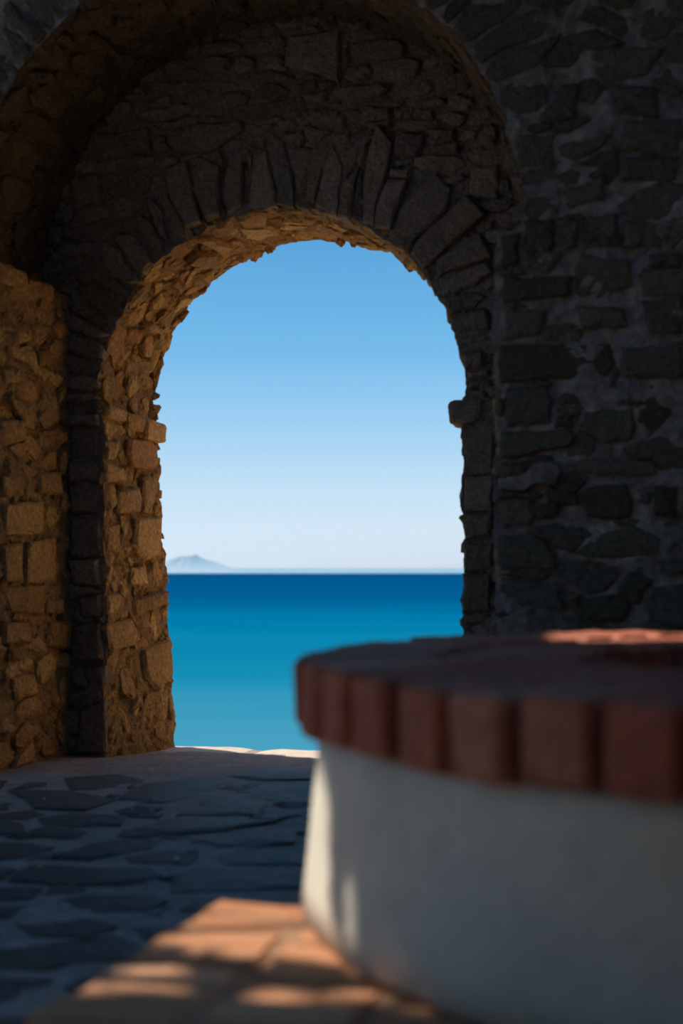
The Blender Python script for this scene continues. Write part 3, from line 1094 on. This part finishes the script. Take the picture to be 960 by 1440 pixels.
hz = mesh_obj('sea_haze', V, BOXF, mh)
setp(hz, 'thin pale haze lying over the sea horizon', 'haze', kind='stuff')
SC.cycles.volume_bounces = 2

# ================================================================== the round well
WC = Vector((1.124, 2.85, 0))
Z_STEP1, Z_STEP2, Z_RIM, H_BRICK = 0.16, 0.336, 0.82, 0.134
R_RIM, R_HOLE = 1.21, 0.634


def brick_mesh(name, L, Win, Wout, Hh, mat, seed, bev=0.011):
    """tapered brick with softened, knocked edges; x = radial, y = tangential, z up; top at z=0, outer end at x=0"""
    rng = random.Random(seed)
    V = []
    for x, wd in ((0.0, Wout), (-L, Win)):
        for y in (-wd / 2, wd / 2):
            for z in (-Hh, 0.0):
                V.append((x + rng.uniform(-0.004, 0.004), y + rng.uniform(-0.004, 0.004), z + (rng.uniform(-0.004, 0.004) if z == 0 else 0)))
    bm = bmesh.new()
    bv = [bm.verts.new(v) for v in V]
    for f in [(0, 1, 3, 2), (4, 6, 7, 5), (0, 2, 6, 4), (1, 5, 7, 3), (0, 4, 5, 1), (2, 3, 7, 6)]:
        bm.faces.new([bv[i] for i in f])
    bmesh.ops.recalc_face_normals(bm, faces=bm.faces[:])
    bmesh.ops.bevel(bm, geom=bm.edges[:], offset=bev, segments=1, affect='EDGES')
    me = bpy.data.meshes.new(name)
    bm.to_mesh(me); bm.free()
    me.materials.append(mat)
    return me


def ring(meshes, parent, n, rad, z, rng, phase=0.0, jr=0.008, jz=0.005, keep=None):
    for i in range(n):
        t = phase + 2 * math.pi * i / n
        if keep and not keep(t):
            continue
        o = bpy.data.objects.new('brick', rng.choice(meshes))
        r = rad + rng.uniform(-jr, jr)
        o.location = (r * math.cos(t), r * math.sin(t), z + rng.uniform(-jz, jz))
        o.rotation_euler = (rng.uniform(-0.01, 0.01), rng.uniform(-0.012, 0.012), t + rng.uniform(-0.012, 0.012))
        o.parent = parent
        COL.objects.link(o)


def lathe(name, prof, mat, parent, seg=96, amp=0.0, closed=True, scale=4.0):
    V, F = [], []
    n = len(prof)
    for i in range(seg):
        t = 2 * math.pi * i / seg
        for r, z in prof:
            rr_ = r + (mn.noise(Vector((r * math.cos(t), r * math.sin(t), z)) * scale) * amp if amp else 0)
            V.append((rr_ * math.cos(t), rr_ * math.sin(t), z))
    for i in range(seg):
        j = (i + 1) % seg
        for k in range(n if closed else n - 1):
            l = (k + 1) % n
            F.append((i * n + k, j * n + k, j * n + l, i * n + l))
    return mesh_obj(name, V, F, mat, parent, smooth=True)


well = empty('well', (WC.x, WC.y, Z_STEP2 + 0.003))
setp(well, 'round well of cream plaster with a rim of red bricks', 'well')
zt = Z_RIM - Z_STEP2
rw = [(1.205, 0.0), (1.198, 0.06), (1.188, 0.14), (1.18, 0.22), (1.173, 0.30), (1.17, zt - H_BRICK - 0.004)]
lathe('plaster_wall', rw + [(0.66, zt - H_BRICK - 0.004), (0.66, 0.0)], M_plaster, well, seg=160, amp=0.012)
lathe('mortar_bed', [(1.162, zt - H_BRICK - 0.002), (1.162, zt - 0.022), (0.655, zt - 0.022), (0.655, zt - H_BRICK - 0.002)], M_bmortar, well, seg=128, amp=0.006, scale=14)
lathe('well_shaft', [(0.658, zt - H_BRICK), (0.655, 0.004), (0.002, 0.004)], M_plain, well, seg=64, closed=False)
bo = [brick_mesh('brick', 0.29, 0.088, 0.114, H_BRICK, M_brick, s) for s in range(6)]
bi = [brick_mesh('brick', 0.265, 0.085, 0.115, H_BRICK * 0.6, M_brick, s + 20) for s in range(6)]
rg = random.Random(3)
# a joint falls where the photograph shows one (through the point seen at column 620)
jx, jy = 0.149 - WC.x, 2.134 - WC.y
ph = math.atan2(jy, jx) + math.pi / 54
ring(bo, well, 54, R_RIM, zt, rg, phase=ph)
ring(bi, well, 44, R_RIM - 0.305, zt - 0.004, rg, phase=0.03)

# brick platform the well stands on
OUT = [(-0.05, 2.88), (-0.24, 2.84), (-0.33, 2.62), (-0.37, 2.46), (-0.42, 2.30), (-0.47, 2.14), (-0.60, 1.68), (-0.72, 1.25), (2.6, 1.25), (2.6, 4.3), (1.2, 4.25), (0.35, 3.75)]
steps = empty('brick_step', (-0.24, 2.84, 0.0))
setp(steps, 'orange brick platform at the foot of the plaster well', 'step')


def prism(name, outline, z0, z1, mat, parent, base):
    n = len(outline)
    V = [(x - base[0], y - base[1], z0) for x, y in outline] + [(x - base[0], y - base[1], z1) for x, y in outline]
    F = [tuple(range(n, 2 * n)), tuple(range(n - 1, -1, -1))] + [(i, (i + 1) % n, n + (i + 1) % n, n + i) for i in range(n)]
    return mesh_obj(name, V, F, mat, parent)


# outline is clockwise seen from above, so turn it for upward normals
prism('mortar_core', list(reversed([(x + (0.012 if x < 0.5 else 0), y - (0.012 if y > 2 else 0)) for x, y in OUT])), -0.02, Z_STEP2 - 0.014, M_stepmortar, steps, (-0.24, 2.84))
bsm = [brick_mesh('brick', 0.235, 0.104, 0.106, 0.075, M_stepbrick, q + 40) for q in range(8)]
dv = Vector((-0.275, -0.961)); nv = Vector((0.961, -0.275))
rg = random.Random(8)
for row in range(6):
    for k in range(-8, 22):
        o0 = Vector((-0.33, 2.62)) + dv * (k * 0.115 + (row % 2) * 0.055) + nv * (row * 0.248)
        c = o0 + nv * 0.118
        if not pip(np.array([c.x]), np.array([c.y]), OUT)[0]:
            continue
        if (c - Vector((WC.x, WC.y))).length < 1.08 or c.y < 1.28:
            continue
        o = bpy.data.objects.new('brick', rg.choice(bsm))
        j = rg.uniform(-0.012, 0.012)
        o.location = (o0.x + nv.x * j + 0.24, o0.y + nv.y * j - 2.84, Z_STEP2 - 0.008 + rg.uniform(-0.004, 0.004))
        o.rotation_euler = (rg.uniform(-0.01, 0.01), rg.uniform(-0.01, 0.01), math.atan2(-nv.y, -nv.x) + rg.uniform(-0.02, 0.02))
        o.parent = steps
        COL.objects.link(o)

# ================================================================== pebbles on the paving
def pebble(px, py, r, label):
    x, y = floor_pt(px, py)
    bm = bmesh.new()
    bmesh.ops.create_icosphere(bm, subdivisions=2, radius=r)
    for v in bm.verts:
        v.co += mn.noise_vector(v.co * 40 + Vector((px, py, 0))) * r * 0.35
        v.co.z *= 0.7
    me = bpy.data.meshes.new('pebble')
    bm.to_mesh(me); bm.free()
    me.materials.append(M_pebble)
    o = bpy.data.objects.new('pebble', me)
    o.location = (x, y, 0.018 + r * 0.5)
    COL.objects.link(o)
    setp(o, label, 'pebble', 'white pebbles on the paving')


pebble(249, 1216, 0.008, 'largest white pebble on the paving, midway between left wall and well')
pebble(62, 1130, 0.005, 'tiny white pebble on the paving nearest the left wall')
pebble(186, 1145, 0.005, 'tiny white pebble on the paving, second farthest from the well step')
pebble(57, 1227, 0.005, 'tiny white pebble on the paving close to the left edge of the photo')
pebble(168, 1323, 0.006, 'white pebble on the paving right beside the orange brick step')

# ================================================================== an unseen tree added left of the court to break up the sun
TREE = Vector((-4.4, 3.6, 0))
tree = empty('tree', TREE)
setp(tree, 'leafy tree left of the well added unseen, crown shaped to dapple the sunlight', 'tree')


def tube(pts, rads, seg=8):
    V, F = [], []
    for i, p in enumerate(pts):
        d = (pts[min(i + 1, len(pts) - 1)] - pts[max(i - 1, 0)]).normalized()
        a = d.orthogonal().normalized()
        b = d.cross(a)
        for k in range(seg):
            t = 2 * math.pi * k / seg
            V.append(p + a * math.cos(t) * rads[i] + b * math.sin(t) * rads[i])
    for i in range(len(pts) - 1):
        for k in range(seg):
            l = (k + 1) % seg
            F.append((i * seg + k, i * seg + l, (i + 1) * seg + l, (i + 1) * seg + k))
    return V, F


V, F = tube([Vector((0, 0, -0.1)), Vector((0.05, 0.02, 1.0)), Vector((0.0, 0.1, 2.0)), Vector((0.15, 0.1, 3.0)), Vector((0.2, 0.0, 4.4))], [0.16, 0.13, 0.11, 0.09, 0.04])
mesh_obj('trunk', V, F, M_bark, tree, smooth=True)
rg = random.Random(12)
LV, LF = [], []
MID = Vector((0.35, 2.45, 0.45)) + SUN_DIR * 5.0      # where the sunbeam towards the well passes
TREE_C = MID - TREE
for k in range(9):
    t = k * 0.7 + rg.uniform(-0.2, 0.2)
    b0 = Vector((0.1, 0.08, 2.2 + 0.2 * k))
    tip = TREE_C + Vector((math.cos(t) * 1.0, math.sin(t) * 0.9, rg.uniform(-0.7, 0.9)))
    mid = b0.lerp(tip, 0.5) + Vector((0, 0, 0.15))
    V, F = tube([b0, mid, tip], [0.045, 0.03, 0.01], 6)
    mesh_obj('branch', V, F, M_bark, tree, smooth=True)

# leaves left out of the crown so sun falls on these outlines
GAPS = [[(215, 1305), (280, 1235), (450, 1230), (500, 1320), (490, 1352), (330, 1345), (225, 1325)],
        [(75, 1390), (150, 1340), (235, 1345), (235, 1390)], [(175, 1340), (275, 1335), (275, 1388), (240, 1388)],
        [(320, 1372), (435, 1372), (435, 1405), (320, 1405)], [(440, 1365), (525, 1355), (535, 1410), (450, 1412)],
        [(420, 1040), (464, 1040), (466, 1180), (464, 1345), (420, 1290)],
        [(470, 1130), (496, 1130), (520, 1290), (535, 1415), (488, 1395), (478, 1250)],
        [(545, 1190), (700, 1130), (790, 1440), (565, 1440)],
        [(410, 890), (436, 890), (436, 1030), (410, 1030)], [(770, 1380), (820, 1400), (830, 1440), (790, 1440)]]
rs = np.random.RandomState(12)
NL = 17000
q = rs.uniform(-1, 1, (NL * 2, 3))
q = q[(q ** 2).sum(1) < 1][:NL]
P = np.array(MID) + q * np.array([1.75, 1.75, 1.6])
d = -np.array(SUN_DIR)
# spot each leaf shades: top of the rim, drum of the well, else the platform
o_ = P[:, :2] - np.array([WC.x, WC.y])
a_ = d[0] ** 2 + d[1] ** 2
b_ = 2 * (o_ @ d[:2])
c_ = (o_ ** 2).sum(1) - 1.19 ** 2
D_ = b_ * b_ - 4 * a_ * c_
H = P + d * ((P[:, 2] - Z_STEP2) / -d[2])[:, None]
t_ = (-b_ - np.sqrt(np.maximum(D_, 0))) / (2 * a_)
Hd = P + d * t_[:, None]
m_ = (D_ > 0) & (Hd[:, 2] >= Z_STEP2) & (Hd[:, 2] <= Z_RIM)
H[m_] = Hd[m_]
Hr = P + d * ((P[:, 2] - Z_RIM) / -d[2])[:, None]
m_ = np.hypot(Hr[:, 0] - WC.x, Hr[:, 1] - WC.y) < R_RIM
H[m_] = Hr[m_]
keep = ~((H[:, 2] > Z_RIM - 0.01) & (H[:, 1] > 3.5))           # the far side of the rim stays in the sun as well
ys = np.maximum(H[:, 1], 0.3)
PX, PY = 480 + FPX * H[:, 0] / ys, HOR - FPX * (H[:, 2] - EYE) / ys
for gi, g in enumerate(GAPS):
    keep &= ~pip(PX, PY, g)
    if gi == 0:
        cx, cy = sum(p[0] for p in g) / len(g), sum(p[1] for p in g) / len(g)
        keep &= ~pip(PX, PY, [(cx + (x - cx) * 1.15, cy + (y - cy) * 1.12) for x, y in g])
# no twig grows through the roof
LU = (P[:, 0] - OX) * UX + (P[:, 1] - OY) * UY
LW = (P[:, 0] - OX) * WX + (P[:, 1] - OY) * WY
for (u0, u1, w0, w1) in ROOF:
    keep &= ~((LU > u0 - 0.1) & (LU < u1 + 0.1) & (LW > w0 - 0.1) & (LW < w1 + 0.1) & (P[:, 2] > 4.48))
for p in P[keep]:
    p = Vector(p) - TREE
    a = Vector((rg.uniform(-1, 1), rg.uniform(-1, 1), rg.uniform(-1, 1))).normalized() * rg.uniform(0.045, 0.09)
    b = a.orthogonal().normalized() * a.length * 0.5
    i = len(LV)
    LV += [p - a, p + b, p + a, p - b]
    LF.append((i, i + 1, i + 2, i + 3))
lv = mesh_obj('foliage', LV, LF, M_leaf, tree)
lv['kind'] = 'stuff'


# ================================================================== stones beyond the 300 that show largest: one part per wall
def gather(parent, names, mats, limit=300):
    kids = [o for o in bpy.data.objects if o.parent is parent and o.name.split('.')[0] in names]
    if len(kids) <= limit:
        return
    C = Vector((0, 0, EYE))

    def shown(o):
        p = o.location
        x, y = proj(p)
        seen = -60 < x < 1020 and -60 < y < 1500
        # faces that look away from the lens (the right-hand reveals)
        f = sum((q.normal * q.area for q in o.data.polygons), Vector((0, 0, 0)))
        facing = f.dot(C - p) > 0
        size = max(o.dimensions) if o.dimensions.length else 0
        bb = [Vector(b) for b in o.bound_box]
        size = (bb[6] - bb[0]).length / (p - C).length
        return (1 if (seen and facing) else 0, size)
    kids.sort(key=shown, reverse=True)
    rest = kids[limit:]
    V, F, MI = [], [], []
    for o in rest:
        i = len(V)
        V += [v.co + o.location for v in o.data.vertices]
        F += [tuple(i + k for k in q.vertices) for q in o.data.polygons]
        MI += [mats.index(o.data.materials[0])] * len(o.data.polygons)
    for o in rest:
        bpy.data.objects.remove(o, do_unlink=True)
    r = mesh_obj('rubble', V, F, mats[0], parent)
    for m in mats[1:]:
        r.data.materials.append(m)
    r.data.polygons.foreach_set('material_index', MI)
    r['kind'] = 'stuff'


for w_, k_ in ((wallA, 'stone'), (wallA, 'reveal_stone'), (wallB, 'stone'), (wallB, 'reveal_stone'), (wallB, 'vault_stone')):
    gather(w_, (k_,), [M_reveal, M_rubble, M_pier, M_soffit, M_flag])
